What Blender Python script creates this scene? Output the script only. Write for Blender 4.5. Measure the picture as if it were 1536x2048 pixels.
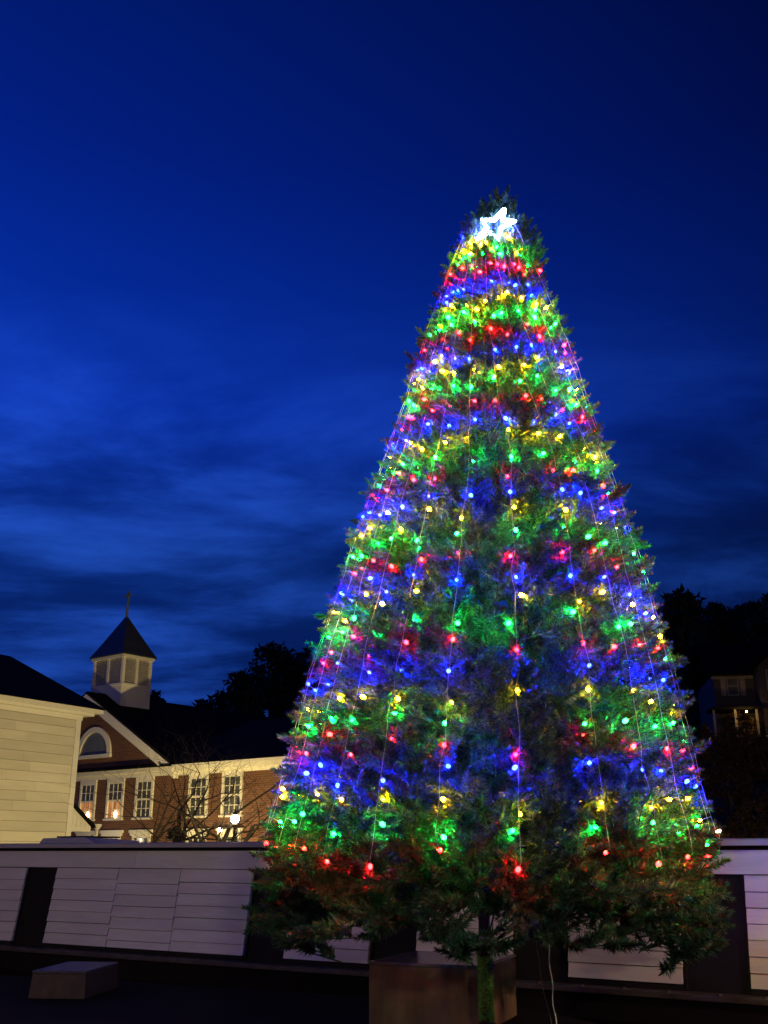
import bpy, math, random
import numpy as np
from mathutils import Matrix, Vector, noise

R = math.radians
sc = bpy.context.scene
for o in list(bpy.data.objects):
    bpy.data.objects.remove(o)
COL = sc.collection

# ------------------------------------------------------------------ camera
cam_d = bpy.data.cameras.new('camera')
cam_d.sensor_fit = 'VERTICAL'
cam_d.sensor_height = 24.0
cam_d.sensor_width = 24.0
cam_d.lens = 24.0 * 2050 / 2048
cam_d.clip_start = 0.05
cam_d.clip_end = 3000
cam = bpy.data.objects.new('camera', cam_d)
COL.objects.link(cam)
cam.location = (0, 0, 1.5)
cam.rotation_euler = (R(90 + 18.4), 0, 0)
sc.camera = cam

# ------------------------------------------------------------------ dusk sky
world = bpy.data.worlds.new('World')
sc.world = world
world.use_nodes = True


def build_sky():
    nt = world.node_tree
    N, L = nt.nodes, nt.links
    N.clear()
    out = N.new('ShaderNodeOutputWorld')
    bg = N.new('ShaderNodeBackground')
    tc = N.new('ShaderNodeTexCoord')
    nrm = N.new('ShaderNodeVectorMath'); nrm.operation = 'NORMALIZE'
    L.new(tc.outputs['Generated'], nrm.inputs[0])
    sep = N.new('ShaderNodeSeparateXYZ')
    L.new(nrm.outputs[0], sep.inputs[0])

    def math_(op, a, b=None, clamp=False):
        m = N.new('ShaderNodeMath'); m.operation = op; m.use_clamp = clamp
        for i, v in enumerate((a, b)):
            if v is None:
                continue
            if isinstance(v, (int, float)):
                m.inputs[i].default_value = v
            else:
                L.new(v, m.inputs[i])
        return m.outputs[0]

    z = math_('MAXIMUM', sep.outputs['Z'], 0.0)
    ramp = N.new('ShaderNodeValToRGB')
    cr = ramp.color_ramp
    stops = [(0.0, (.0012, .0090, .070)), (.12, (.0016, .0130, .110)), (.27, (.0028, .0230, .190)),
             (.40, (.0028, .0300, .370)), (.50, (.0010, .0190, .265)), (.60, (.0007, .0120, .190)),
             (.72, (.0004, .0100, .145)), (1.0, (.0002, .0060, .090))]
    while len(cr.elements) < len(stops):
        cr.elements.new(.5)
    for el, (p, c) in zip(cr.elements, stops):
        el.position = p
        el.color = (*c, 1)
    L.new(z, ramp.inputs[0])
    # the afterglow lies to the left: brighter there, darker to the right
    az = N.new('ShaderNodeVectorMath'); az.operation = 'DOT_PRODUCT'
    L.new(nrm.outputs[0], az.inputs[0])
    az.inputs[1].default_value = (-0.80, 0.58, -0.12)
    azr = N.new('ShaderNodeMapRange')
    azr.inputs['From Min'].default_value = 0.0
    azr.inputs['From Max'].default_value = 0.85
    azr.inputs['To Min'].default_value = 0.22
    azr.inputs['To Max'].default_value = 1.45
    L.new(az.outputs['Value'], azr.inputs['Value'])
    # cloud layer: the view direction dropped on to a flat sheet overhead
    den = math_('ADD', z, 0.16)
    cx = math_('DIVIDE', sep.outputs['X'], den)
    cy = math_('DIVIDE', sep.outputs['Y'], den)
    comb = N.new('ShaderNodeCombineXYZ')
    L.new(math_('MULTIPLY', cx, .60), comb.inputs[0])
    L.new(math_('MULTIPLY', cy, 1.0), comb.inputs[1])
    n1 = N.new('ShaderNodeTexNoise')
    n1.inputs['Scale'].default_value = 1.9
    n1.inputs['Detail'].default_value = 7
    n1.inputs['Roughness'].default_value = .62
    n1.inputs['Distortion'].default_value = .25
    L.new(comb.outputs[0], n1.inputs['Vector'])
    cl = N.new('ShaderNodeMapRange'); cl.interpolation_type = 'SMOOTHSTEP'
    cl.inputs['From Min'].default_value = .36
    cl.inputs['From Max'].default_value = .68
    L.new(n1.outputs['Fac'], cl.inputs['Value'])
    # clouds show most at low and middle heights
    low = N.new('ShaderNodeMapRange')
    low.inputs['From Min'].default_value = .52
    low.inputs['From Max'].default_value = .34
    low.clamp = True
    L.new(z, low.inputs['Value'])
    glow = math_('MULTIPLY', cl.outputs[0], low.outputs[0])
    mul = N.new('ShaderNodeMapRange')
    mul.inputs['To Min'].default_value = .60
    mul.inputs['To Max'].default_value = 1.5
    L.new(cl.outputs[0], mul.inputs['Value'])
    one = N.new('ShaderNodeMix'); one.data_type = 'FLOAT'
    L.new(low.outputs[0], one.inputs['Factor'])
    one.inputs['A'].default_value = 1.0
    L.new(mul.outputs[0], one.inputs['B'])
    tot = math_('MULTIPLY', azr.outputs[0], one.outputs[0])
    pale = N.new('ShaderNodeMix'); pale.data_type = 'RGBA'
    L.new(math_('MULTIPLY', glow, .50), pale.inputs['Factor'])
    L.new(ramp.outputs[0], pale.inputs['A'])
    pale.inputs['B'].default_value = (.0110, .0540, .300, 1)
    L.new(pale.outputs['Result'], bg.inputs['Color'])
    L.new(tot, bg.inputs['Strength'])
    L.new(bg.outputs[0], out.inputs[0])


build_sky()
sc.view_settings.view_transform = 'Standard'
sc.view_settings.look = 'None'
sc.view_settings.exposure = 0.0
sc.view_settings.gamma = 1.0
sc.view_settings.use_curve_mapping = False
cy_ = sc.cycles
cy_.use_denoising = True
cy_.use_adaptive_sampling = False
cy_.denoising_prefilter = 'NONE'
cy_.max_bounces = 5
cy_.diffuse_bounces = 2
cy_.glossy_bounces = 2
cy_.transmission_bounces = 2
cy_.sample_clamp_indirect = 3.0
cy_.use_light_tree = True
cy_.caustics_reflective = False
cy_.caustics_refractive = False

# ------------------------------------------------------------------ helpers
def tag(o, label=None, cat=None, group=None, kind=None):
    for k, v in (('label', label), ('category', cat), ('group', group), ('kind', kind)):
        if v:
            o[k] = v
    return o


def empty(name, loc, rz=0.0, label=None, cat=None, group=None):
    o = bpy.data.objects.new(name, None)
    o.empty_display_size = .2
    COL.objects.link(o)
    o.location = loc
    o.rotation_euler = (0, 0, rz)
    return tag(o, label, cat, group)


def link(name, me, parent=None, loc=None, rot=None):
    o = bpy.data.objects.new(name, me)
    COL.objects.link(o)
    if parent:
        o.parent = parent
    if loc is not None:
        o.location = loc
    if rot is not None:
        o.rotation_euler = rot
    return o


class MB:
    def __init__(s):
        s.v = []
        s.f = []

    def poly(s, pts):
        i = len(s.v)
        s.v += [tuple(p) for p in pts]
        s.f.append(tuple(range(i, i + len(pts))))
        return s

    def hexa(s, p):     # 8 points: bottom 4, top 4 (same order, counter-clockwise)
        i = len(s.v)
        s.v += [tuple(q) for q in p]
        s.f += [(i + 3, i + 2, i + 1, i), (i + 4, i + 5, i + 6, i + 7), (i, i + 1, i + 5, i + 4), (i + 1, i + 2, i + 6, i + 5),
                (i + 2, i + 3, i + 7, i + 6), (i + 3, i, i + 4, i + 7)]
        return s

    def box(s, x0, x1, y0, y1, z0, z1):
        return s.hexa([(x0, y0, z0), (x1, y0, z0), (x1, y1, z0), (x0, y1, z0),
                       (x0, y0, z1), (x1, y0, z1), (x1, y1, z1), (x0, y1, z1)])

    def prism(s, pts, d):  # polygon swept by vector d
        n = len(pts)
        i = len(s.v)
        d = Vector(d)
        s.v += [tuple(p) for p in pts] + [tuple(Vector(p) + d) for p in pts]
        s.f.append(tuple(range(i + n - 1, i - 1, -1)))
        s.f.append(tuple(range(i + n, i + 2 * n)))
        for k in range(n):
            a, b = i + k, i + (k + 1) % n
            s.f.append((a, b, b + n, a + n))
        return s

    def tube(s, pts, rad, sides=6, caps=True):
        pts = [Vector(p) for p in pts]
        if isinstance(rad, (int, float)):
            rad = [rad] * len(pts)
        i0 = len(s.v)
        prev = None
        for k, p in enumerate(pts):
            t = (pts[min(k + 1, len(pts) - 1)] - pts[max(k - 1, 0)])
            if t.length < 1e-9:
                t = Vector((0, 0, 1))
            t.normalize()
            if prev is None:
                a = Vector((0, 0, 1)) if abs(t.z) < .9 else Vector((1, 0, 0))
                u = t.cross(a).normalized()
            else:
                u = (prev - t * prev.dot(t))
                u = u.normalized() if u.length > 1e-6 else t.orthogonal().normalized()
            prev = u
            w = t.cross(u)
            for j in range(sides):
                a = 2 * math.pi * j / sides
                s.v.append(tuple(p + (u * math.cos(a) + w * math.sin(a)) * rad[k]))
        for k in range(len(pts) - 1):
            for j in range(sides):
                a = i0 + k * sides + j
                b = i0 + k * sides + (j + 1) % sides
                s.f.append((a, b, b + sides, a + sides))
        if caps:
            s.f.append(tuple(range(i0 + sides - 1, i0 - 1, -1)))
            e = i0 + (len(pts) - 1) * sides
            s.f.append(tuple(range(e, e + sides)))
        return s

    def lathe(s, prof, sides=12, c=(0, 0, 0)):   # prof: (r, z)
        return s.tube_rings([[(c[0] + r * math.cos(2 * math.pi * j / sides), c[1] + r * math.sin(2 * math.pi * j / sides), c[2] + z)
                              for j in range(sides)] for r, z in prof])

    def tube_rings(s, rings):
        i0 = len(s.v)
        n = len(rings[0])
        for r in rings:
            s.v += r
        for k in range(len(rings) - 1):
            for j in range(n):
                a = i0 + k * n + j
                b = i0 + k * n + (j + 1) % n
                s.f.append((a, b, b + n, a + n))
        s.f.append(tuple(range(i0 + n - 1, i0 - 1, -1)))
        e = i0 + (len(rings) - 1) * n
        s.f.append(tuple(range(e, e + n)))
        return s

    def mesh(s, name, mat, smooth=False):
        me = bpy.data.meshes.new(name)
        me.from_pydata(s.v, [], s.f)
        me.materials.append(mat)
        if smooth:
            me.polygons.foreach_set('use_smooth', [True] * len(me.polygons))
        me.update()
        return me

    def build(s, name, mat, parent=None, smooth=False, bevel=0.0, loc=None):
        o = link(name, s.mesh(name, mat, smooth), parent, loc)
        if bevel:
            m = o.modifiers.new('bevel', 'BEVEL')
            m.width = bevel
            m.segments = 2
            m.limit_method = 'ANGLE'
        return o


def tri_mesh(name, V, T, mat):
    me = bpy.data.meshes.new(name)
    V = np.ascontiguousarray(V, dtype=np.float32)
    T = np.ascontiguousarray(T, dtype=np.int32)
    me.vertices.add(len(V))
    me.vertices.foreach_set('co', V.ravel())
    me.loops.add(T.size)
    me.loops.foreach_set('vertex_index', T.ravel())
    me.polygons.add(len(T))
    me.polygons.foreach_set('loop_start', np.arange(0, T.size, 3, dtype=np.int32))
    me.materials.append(mat)
    me.update(calc_edges=True)
    me.validate()
    return me


# ------------------------------------------------------------------ materials
def new_mat(name):
    m = bpy.data.materials.new(name)
    m.use_nodes = True
    nt = m.node_tree
    b = nt.nodes['Principled BSDF']
    return m, nt, b


def mat(name, c1, c2=None, rough=.6, scale=4.0, stretch=(1, 1, 1), bump=0.0, bscale=None, metal=0.0, spec=.5, per_object=0.0, detail=6):
    m, nt, b = new_mat(name)
    N, L = nt.nodes, nt.links
    b.inputs['Roughness'].default_value = rough
    b.inputs['Metallic'].default_value = metal
    b.inputs['Specular IOR Level'].default_value = spec
    tc = N.new('ShaderNodeTexCoord')
    mp = N.new('ShaderNodeMapping')
    mp.inputs['Scale'].default_value = stretch
    L.new(tc.outputs['Object'], mp.inputs['Vector'])
    no = N.new('ShaderNodeTexNoise')
    no.inputs['Scale'].default_value = scale
    no.inputs['Detail'].default_value = detail
    no.inputs['Roughness'].default_value = .6
    L.new(mp.outputs[0], no.inputs['Vector'])
    ramp = N.new('ShaderNodeValToRGB')
    ramp.color_ramp.elements[0].position = .3
    ramp.color_ramp.elements[1].position = .7
    ramp.color_ramp.elements[0].color = (*c1, 1)
    ramp.color_ramp.elements[1].color = (*(c2 or c1), 1)
    L.new(no.outputs['Fac'], ramp.inputs[0])
    src = ramp.outputs[0]
    if per_object:
        oi = N.new('ShaderNodeObjectInfo')
        mr = N.new('ShaderNodeMapRange')
        mr.inputs['To Min'].default_value = 1 - per_object
        mr.inputs['To Max'].default_value = 1 + per_object
        L.new(oi.outputs['Random'], mr.inputs['Value'])
        hs = N.new('ShaderNodeHueSaturation')
        L.new(mr.outputs[0], hs.inputs['Value'])
        L.new(src, hs.inputs['Color'])
        src = hs.outputs[0]
    L.new(src, b.inputs['Base Color'])
    if bump:
        n2 = N.new('ShaderNodeTexNoise')
        n2.inputs['Scale'].default_value = bscale or scale * 6
        n2.inputs['Detail'].default_value = 4
        L.new(mp.outputs[0], n2.inputs['Vector'])
        bp = N.new('ShaderNodeBump')
        bp.inputs['Strength'].default_value = bump
        bp.inputs['Distance'].default_value = .02
        L.new(n2.outputs['Fac'], bp.inputs['Height'])
        L.new(bp.outputs[0], b.inputs['Normal'])
    return m


def emit(name, col, strength, sample=True):
    m, nt, b = new_mat(name)
    if not sample:
        m.cycles.emission_sampling = 'NONE'
    b.inputs['Base Color'].default_value = (.02, .02, .02, 1)
    b.inputs['Emission Color'].default_value = (*col, 1)
    b.inputs['Emission Strength'].default_value = strength
    return m


def brick_mat():
    m, nt, b = new_mat('brick')
    N, L = nt.nodes, nt.links
    tc = N.new('ShaderNodeTexCoord')
    sp = N.new('ShaderNodeSeparateXYZ')
    L.new(tc.outputs['Object'], sp.inputs[0])
    ad = N.new('ShaderNodeMath'); ad.operation = 'ADD'
    L.new(sp.outputs['X'], ad.inputs[0]); L.new(sp.outputs['Y'], ad.inputs[1])
    cb = N.new('ShaderNodeCombineXYZ')
    L.new(ad.outputs[0], cb.inputs[0]); L.new(sp.outputs['Z'], cb.inputs[1])
    br = N.new('ShaderNodeTexBrick')
    br.inputs['Scale'].default_value = 1.0
    br.inputs['Brick Width'].default_value = .23
    br.inputs['Row Height'].default_value = .085
    br.inputs['Mortar Size'].default_value = .012
    br.inputs['Color1'].default_value = (.165, .058, .032, 1)
    br.inputs['Color2'].default_value = (.105, .038, .024, 1)
    br.inputs['Mortar'].default_value = (.18, .12, .085, 1)
    L.new(cb.outputs[0], br.inputs['Vector'])
    no = N.new('ShaderNodeTexNoise'); no.inputs['Scale'].default_value = 1.4; no.inputs['Detail'].default_value = 5
    L.new(tc.outputs['Object'], no.inputs['Vector'])
    mr = N.new('ShaderNodeMapRange'); mr.inputs['To Min'].default_value = .75; mr.inputs['To Max'].default_value = 1.25
    L.new(no.outputs['Fac'], mr.inputs['Value'])
    hs = N.new('ShaderNodeHueSaturation')
    L.new(mr.outputs[0], hs.inputs['Value']); L.new(br.outputs['Color'], hs.inputs['Color'])
    L.new(hs.outputs[0], b.inputs['Base Color'])
    bp = N.new('ShaderNodeBump'); bp.inputs['Strength'].default_value = .5; bp.inputs['Distance'].default_value = .01
    bp.invert = True
    L.new(br.outputs['Fac'], bp.inputs['Height']); L.new(bp.outputs[0], b.inputs['Normal'])
    b.inputs['Roughness'].default_value = .85
    return m


def foliage_mat(name, c1, c2, scale=3.0, trans=.25, rough=.45, spec=.12):
    m, nt, b = new_mat(name)
    N, L = nt.nodes, nt.links
    b.inputs['Roughness'].default_value = rough
    b.inputs['Specular IOR Level'].default_value = spec
    ge = N.new('ShaderNodeNewGeometry')
    no = N.new('ShaderNodeTexNoise'); no.inputs['Scale'].default_value = scale; no.inputs['Detail'].default_value = 3
    L.new(ge.outputs['Position'], no.inputs['Vector'])
    ri = N.new('ShaderNodeMath'); ri.operation = 'MULTIPLY_ADD'
    L.new(ge.outputs['Random Per Island'], ri.inputs[0]); ri.inputs[1].default_value = .75
    L.new(no.outputs['Fac'], ri.inputs[2])
    ramp = N.new('ShaderNodeValToRGB')
    ramp.color_ramp.elements[0].position = .45
    ramp.color_ramp.elements[1].position = 1.0
    ramp.color_ramp.elements[0].color = (*c1, 1)
    ramp.color_ramp.elements[1].color = (*c2, 1)
    L.new(ri.outputs[0], ramp.inputs[0])
    L.new(ramp.outputs[0], b.inputs['Base Color'])
    tr = N.new('ShaderNodeBsdfTranslucent')
    L.new(ramp.outputs[0], tr.inputs['Color'])
    mx = N.new('ShaderNodeMixShader'); mx.inputs[0].default_value = trans
    L.new(b.outputs[0], mx.inputs[1]); L.new(tr.outputs[0], mx.inputs[2])
    L.new(mx.outputs[0], N['Material Output'].inputs[0])
    return m


def stained_mat():
    m, nt, b = new_mat('stained_stone')
    N, L = nt.nodes, nt.links
    tc = N.new('ShaderNodeTexCoord')
    mp = N.new('ShaderNodeMapping'); mp.inputs['Scale'].default_value = (3.2, 3.2, .8)
    L.new(tc.outputs['Object'], mp.inputs['Vector'])
    n1 = N.new('ShaderNodeTexNoise'); n1.inputs['Scale'].default_value = 1.6; n1.inputs['Detail'].default_value = 6
    L.new(mp.outputs[0], n1.inputs['Vector'])
    n2 = N.new('ShaderNodeTexNoise'); n2.inputs['Scale'].default_value = 14; n2.inputs['Detail'].default_value = 5
    L.new(tc.outputs['Object'], n2.inputs['Vector'])
    r1 = N.new('ShaderNodeValToRGB')
    r1.color_ramp.elements[0].position = .32; r1.color_ramp.elements[0].color = (.10, .056, .036, 1)
    r1.color_ramp.elements[1].position = .68; r1.color_ramp.elements[1].color = (.26, .165, .090, 1)
    L.new(n1.outputs['Fac'], r1.inputs[0])
    mx = N.new('ShaderNodeMix'); mx.data_type = 'RGBA'; mx.blend_type = 'MULTIPLY'
    mx.inputs['Factor'].default_value = .5
    L.new(r1.outputs[0], mx.inputs['A'])
    L.new(n2.outputs['Color'], mx.inputs['B'])
    L.new(mx.outputs['Result'], b.inputs['Base Color'])
    b.inputs['Roughness'].default_value = .55
    bp = N.new('ShaderNodeBump'); bp.inputs['Strength'].default_value = .3; bp.inputs['Distance'].default_value = .01
    L.new(n2.outputs['Fac'], bp.inputs['Height']); L.new(bp.outputs[0], b.inputs['Normal'])
    return m


def curtain_mat():
    m, nt, b = new_mat('lit_curtain')
    N, L = nt.nodes, nt.links
    tc = N.new('ShaderNodeTexCoord')
    mp = N.new('ShaderNodeMapping'); mp.inputs['Scale'].default_value = (9, 9, .8)
    L.new(tc.outputs['Object'], mp.inputs['Vector'])
    no = N.new('ShaderNodeTexNoise'); no.inputs['Scale'].default_value = 1.5
    L.new(mp.outputs[0], no.inputs['Vector'])
    r = N.new('ShaderNodeValToRGB')
    r.color_ramp.elements[0].position = .35; r.color_ramp.elements[0].color = (.30, .05, .015, 1)
    r.color_ramp.elements[1].position = .65; r.color_ramp.elements[1].color = (.95, .42, .12, 1)
    L.new(no.outputs['Fac'], r.inputs[0])
    b.inputs['Base Color'].default_value = (.25, .12, .06, 1)
    L.new(r.outputs[0], b.inputs['Emission Color'])
    b.inputs['Emission Strength'].default_value = .55
    return m


M = {
    'white': mat('white_paint', (.74, .72, .66), (.80, .79, .74), .55, 1.5, bump=.1, per_object=.04),
    'clap': mat('clapboard_paint', (.64, .61, .51), (.74, .71, .61), .6, 1.2, (.6, 3, 3), bump=.15, per_object=.10),
    'trim': mat('trim_paint', (.78, .76, .70), (.82, .80, .75), .5, 2),
    'plank': mat('boat_plank_paint', (.60, .58, .56), (.74, .71, .68), .6, 2.0, (.5, 2, 4), bump=.2, per_object=.06),
    'boat_dark': mat('boat_dark_paint', (.012, .011, .010), (.020, .017, .016), .7, 3, bump=.15, spec=.12),
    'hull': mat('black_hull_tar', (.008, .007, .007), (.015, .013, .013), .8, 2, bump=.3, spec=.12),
    'rail': mat('worn_rail', (.030, .022, .020), (.085, .07, .06), .55, 5, (1, 3, 3), bump=.3),
    'roofboat': mat('boat_roof_paint', (.36, .34, .36), (.46, .44, .45), .6, 2, bump=.2),
    'louvre': mat('louvre_paint', (.58, .56, .52), (.66, .64, .60), .6, 3),
    'slate': mat('dark_roofing', (.005, .005, .005), (.011, .011, .011), .9, 3, (1, 1, 1), bump=.4, bscale=12, spec=.08),
    'spire': mat('spire_metal', (.030, .036, .036), (.055, .062, .060), .5, 2, (4, 4, .5), bump=.2),
    'verdigris': mat('weathered_copper', (.09, .13, .12), (.16, .21, .19), .5, 8),
    'brick': brick_mat(),
    'glass': mat('window_glass', (.05, .055, .055), (.10, .105, .10), .12, 2),
    'arch_glass': mat('arch_window_glass', (.10, .11, .10), (.17, .18, .16), .3, 2.2, (3, 3, .5)),
    'curtain': curtain_mat(),
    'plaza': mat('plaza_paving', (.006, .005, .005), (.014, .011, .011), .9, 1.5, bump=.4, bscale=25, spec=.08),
    'soil': mat('dark_earth', (.020, .014, .010), (.040, .028, .018), .9, .35, bump=.6, bscale=4),
    'stone': stained_mat(),
    'stonetop': mat('polished_stone', (.10, .09, .10), (.18, .16, .17), .16, 5, bump=.05),
    'blocktop': mat('worn_stone_top', (.06, .055, .055), (.11, .10, .10), .35, 5, bump=.1),
    'grime_lapshade': mat('dark_stone_lapshade', (.030, .018, .012), (.075, .045, .030), .6, 5, (2, 2, .8), bump=.3),  # small block sides; also the painted lap shadow behind the clapboards
    'bark': mat('bark', (.018, .013, .010), (.035, .025, .020), .85, 8, (1, 1, .3), bump=.5),
    'farbark': mat('far_bark', (.045, .040, .040), (.07, .062, .058), .9, 3),
    'steel': mat('black_steel', (.012, .012, .013), (.02, .02, .02), .4, 5),
    'needle': foliage_mat('tree_needles', (.004, .014, .010), (.062, .150, .095), 3.5, .08, .34, .40),
    'tinsel': foliage_mat('trunk_wrap_needles', (.10, .30, .07), (.18, .46, .12), 6, .2),
    'leaf': foliage_mat('dark_leaves', (.025, .040, .028), (.06, .085, .055), .6, .2),
    'shrub': foliage_mat('dry_shrub_leaves', (.050, .034, .016), (.12, .075, .03), 1.2, .2),
    'wire': mat('clear_wire', (.28, .28, .28), (.38, .38, .38), .35, 5),
    'cord': mat('pale_cord', (.55, .55, .52), (.75, .75, .70), .3, 20, (.2, .2, 2)),
    'house_trim': mat('house_trim_paint', (.16, .15, .14), (.22, .21, .19), .6, 3),
    'path_glow': emit('path_lamp_glow', (1.0, .70, .34), 2600),
    'house': mat('dark_siding', (.030, .026, .023), (.045, .039, .035), .7, 2, (1, 1, 4)),
    'lamp_metal': mat('lamp_post_metal', (.015, .015, .015), (.03, .03, .03), .5, 4),
    'b_blue': emit('bulb_blue', (.0035, .009, 1.0), 160, False),
    'b_yellow': emit('bulb_yellow', (1.0, .38, .005), 110, False),
    'b_green': emit('bulb_green', (.0035, 1.0, .040), 110, False),
    'b_red': emit('bulb_red', (1.0, .0045, .0045), 110, False),
    'star': emit('star_tube_light', (.36, .56, 1.0), 55),
    'lamp_glow': emit('street_lamp_glow', (1.0, .80, .42), 260),
    'plaza_glow': emit('plaza_lamp_glow', (1.0, .62, .42), 1700),
    'fill_glow_left': emit('fill_lamp_glow_left', (1.0, .64, .40), 480),
    'fill_glow_front': emit('fill_lamp_glow_front', (1.0, .74, .52), 900),
    'flood': emit('flood_lens', (1.0, .76, .25), 1750),
    'flood2': emit('flood_lens_far', (1.0, .74, .26), 3300),
    'small_glow': emit('small_lamp_glow', (1.0, .82, .55), 60),
    'porch': emit('porch_lamp_glow', (1.0, .56, .16), 420),
    'litpane': emit('lit_window_pane', (1.0, .66, .20), 1.1),
    'candle': emit('window_candle', (1.0, .72, .30), 14),
}

rng = random.Random(7)
npr = np.random.default_rng(11)

# ------------------------------------------------------------------ ground
def sstep(a, b, x):
    t = min(1.0, max(0.0, (x - a) / (b - a)))
    return t * t * (3 - 2 * t)


def hill(x, y):
    bumps = .5 * math.sin(x * .11 + 1.3) * math.sin(y * .07) + .3 * math.sin(x * .31 + y * .2)
    f = sstep(24, 60, y)
    return (-.5 + sstep(25, 75, y) * sstep(0, 22, x) * 8.5 + sstep(60, 150, y) * (6 + 10 * sstep(-30, 20, x)) + bumps * f)


def build_ground():
    xs = [-1500, -700, -300] + list(np.linspace(-140, 160, 76)) + [300, 700, 1500]
    ys = [-1500, -500, -120, -30] + list(np.linspace(0, 200, 68)) + [320, 700, 1500]
    v = [(x, y, hill(x, y)) for y in ys for x in xs]
    nx = len(xs)
    f = [(j * nx + i, j * nx + i + 1, (j + 1) * nx + i + 1, (j + 1) * nx + i) for j in range(len(ys) - 1) for i in range(nx - 1)]
    me = bpy.data.meshes.new('ground')
    me.from_pydata(v, [], f)
    me.materials.append(M['soil'])
    me.polygons.foreach_set('use_smooth', [True] * len(me.polygons))
    tag(link('ground', me), kind='structure')
    # paved plaza: a raised slab whose back edge runs along the basin in front of the boat
    b = MB()
    pts = [(-30, -20), (30, -20), (30, -5.0), (14, 3.2), (2.3, 10.0), (1.6, 11.25), (.4, 12.1), (-3.6, 14.0), (-30, 24.2)]
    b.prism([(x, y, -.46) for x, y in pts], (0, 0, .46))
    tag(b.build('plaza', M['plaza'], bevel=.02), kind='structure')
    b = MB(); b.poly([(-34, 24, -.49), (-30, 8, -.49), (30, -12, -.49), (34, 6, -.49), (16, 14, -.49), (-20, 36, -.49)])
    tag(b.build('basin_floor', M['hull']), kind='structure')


build_ground()


def clump_tree(name, loc, h, w, seed, label, cat, group, leafmat, n=60, leaves=110, base=.12, size=.32):
    """broad evergreen: limbed trunk and many small leaf faces gathered in uneven clumps"""
    r = np.random.default_rng(seed)
    root = empty(name, loc, 0, label, cat, group)
    tb = MB()
    tb.tube([(0, 0, -.3), (.1, 0, h * .3), (-.05, .1, h * .6), (.05, 0, h * .9)], [w * .05, w * .04, w * .025, w * .008], 7)
    V = []
    for k in range(n):
        t = base + (1 - base) * (k + .5) / n
        env = (math.sin(math.pi * min(1, (t - base) / (1 - base) * .8 + .2)) ** .7) * w / 2
        a = r.uniform(0, 6.283)
        rad = env * r.uniform(.3, 1.0)
        c = np.array([math.cos(a) * rad, math.sin(a) * rad, h * t + r.normal(0, h * .02)])
        if rad > env * .6:
            tb.tube([(0, 0, h * max(.1, t - .12)), tuple(c * [.6, .6, 1] - [0, 0, h * .03]), tuple(c)], [w * .012, w * .008, w * .003], 4)
        cs = w * r.uniform(.09, .17)
        p = r.normal(0, 1, (leaves, 3))
        p /= np.linalg.norm(p, axis=1)[:, None]
        p = c + p * (r.uniform(.35, 1, (leaves, 1)) ** .6) * np.array([cs, cs, cs * .6])
        d1 = r.normal(0, 1, (leaves, 3)); d1 /= np.linalg.norm(d1, axis=1)[:, None]
        d2 = np.cross(d1, r.normal(0, 1, (leaves, 3))); d2 /= np.linalg.norm(d2, axis=1)[:, None]
        s = size * r.uniform(.5, 1.1, (leaves, 1))
        V.append(np.stack([p - d2 * s * .35, p + d2 * s * .35, p + d1 * s], 1).reshape(-1, 3))
    V = np.concatenate(V)
    T = np.arange(len(V)).reshape(-1, 3)
    tb.build('trunk', M['farbark'], root)
    link('crown', tri_mesh('crown', V, T, leafmat), root)
    return root


def bare_mesh(seed, h, spread, levels, mb=None, thick=1.0, stems=1, sides=5, kids=(3, 5), lean=.25):
    r = random.Random(seed)
    mb = mb or MB()

    def grow(p, d, length, rad, lev):
        n = 4 if lev > 1 else 3
        pts, rads = [p], [rad]
        for k in range(n):
            d = (d + Vector((r.gauss(0, .16), r.gauss(0, .16), r.gauss(0, .10) + .05))).normalized()
            p = p + d * (length / n)
            pts.append(p)
            rads.append(rad * (1 - .55 * (k + 1) / n))
        mb.tube(pts, rads, sides if lev > 1 else 3, caps=False)
        if lev == 0:
            return
        m = r.randint(*kids)
        for k in range(m):
            i = r.randint(1, n) if k else n
            ax = Vector((r.gauss(0, 1), r.gauss(0, 1), r.gauss(0, .5))).normalized()
            nd = (d * (1 - spread * .45) + ax * spread * r.uniform(.5, 1.0)).normalized()
            if nd.z < -.1:
                nd.z *= -.3
            grow(pts[i], nd, length * r.uniform(.55, .8), rads[i] * r.uniform(.55, .75), lev - 1)

    for s in range(stems):
        a = 6.283 * s / stems + r.uniform(-.4, .4)
        l = lean * (0 if stems == 1 else r.uniform(.6, 1.2))
        grow(Vector((math.cos(a) * .1 * (stems > 1), math.sin(a) * .1 * (stems > 1), -.2)),
             Vector((math.cos(a) * l, math.sin(a) * l, 1)).normalized(), h * r.uniform(.38, .46), .011 * h * thick * (1 if stems == 1 else .7), levels)
    return mb


def bare_tree(name, loc, variant, s, rz, label, group):
    root = empty(name, loc, rz, label, 'tree', group)
    root.scale = (s, s, s)
    for nm, me in variant:
        link(nm, me, root)
    return root


def split_bare(seed, **k):
    """trunk mesh and twig (crown) mesh as two parts"""
    full = bare_mesh(seed, **k)
    # first tube is the trunk; the rest is the crown
    sides = k.get('sides', 5)
    nv = sides * 5
    t = MB(); t.v = full.v[:nv]; t.f = [f for f in full.f if max(f) < nv]
    c = MB(); c.v = full.v[nv:]; c.f = [tuple(i - nv for i in f) for f in full.f if min(f) >= nv]
    return [('trunk', t.mesh('trunk', M['farbark'])), ('crown', c.mesh('crown', M['farbark']))]


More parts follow.
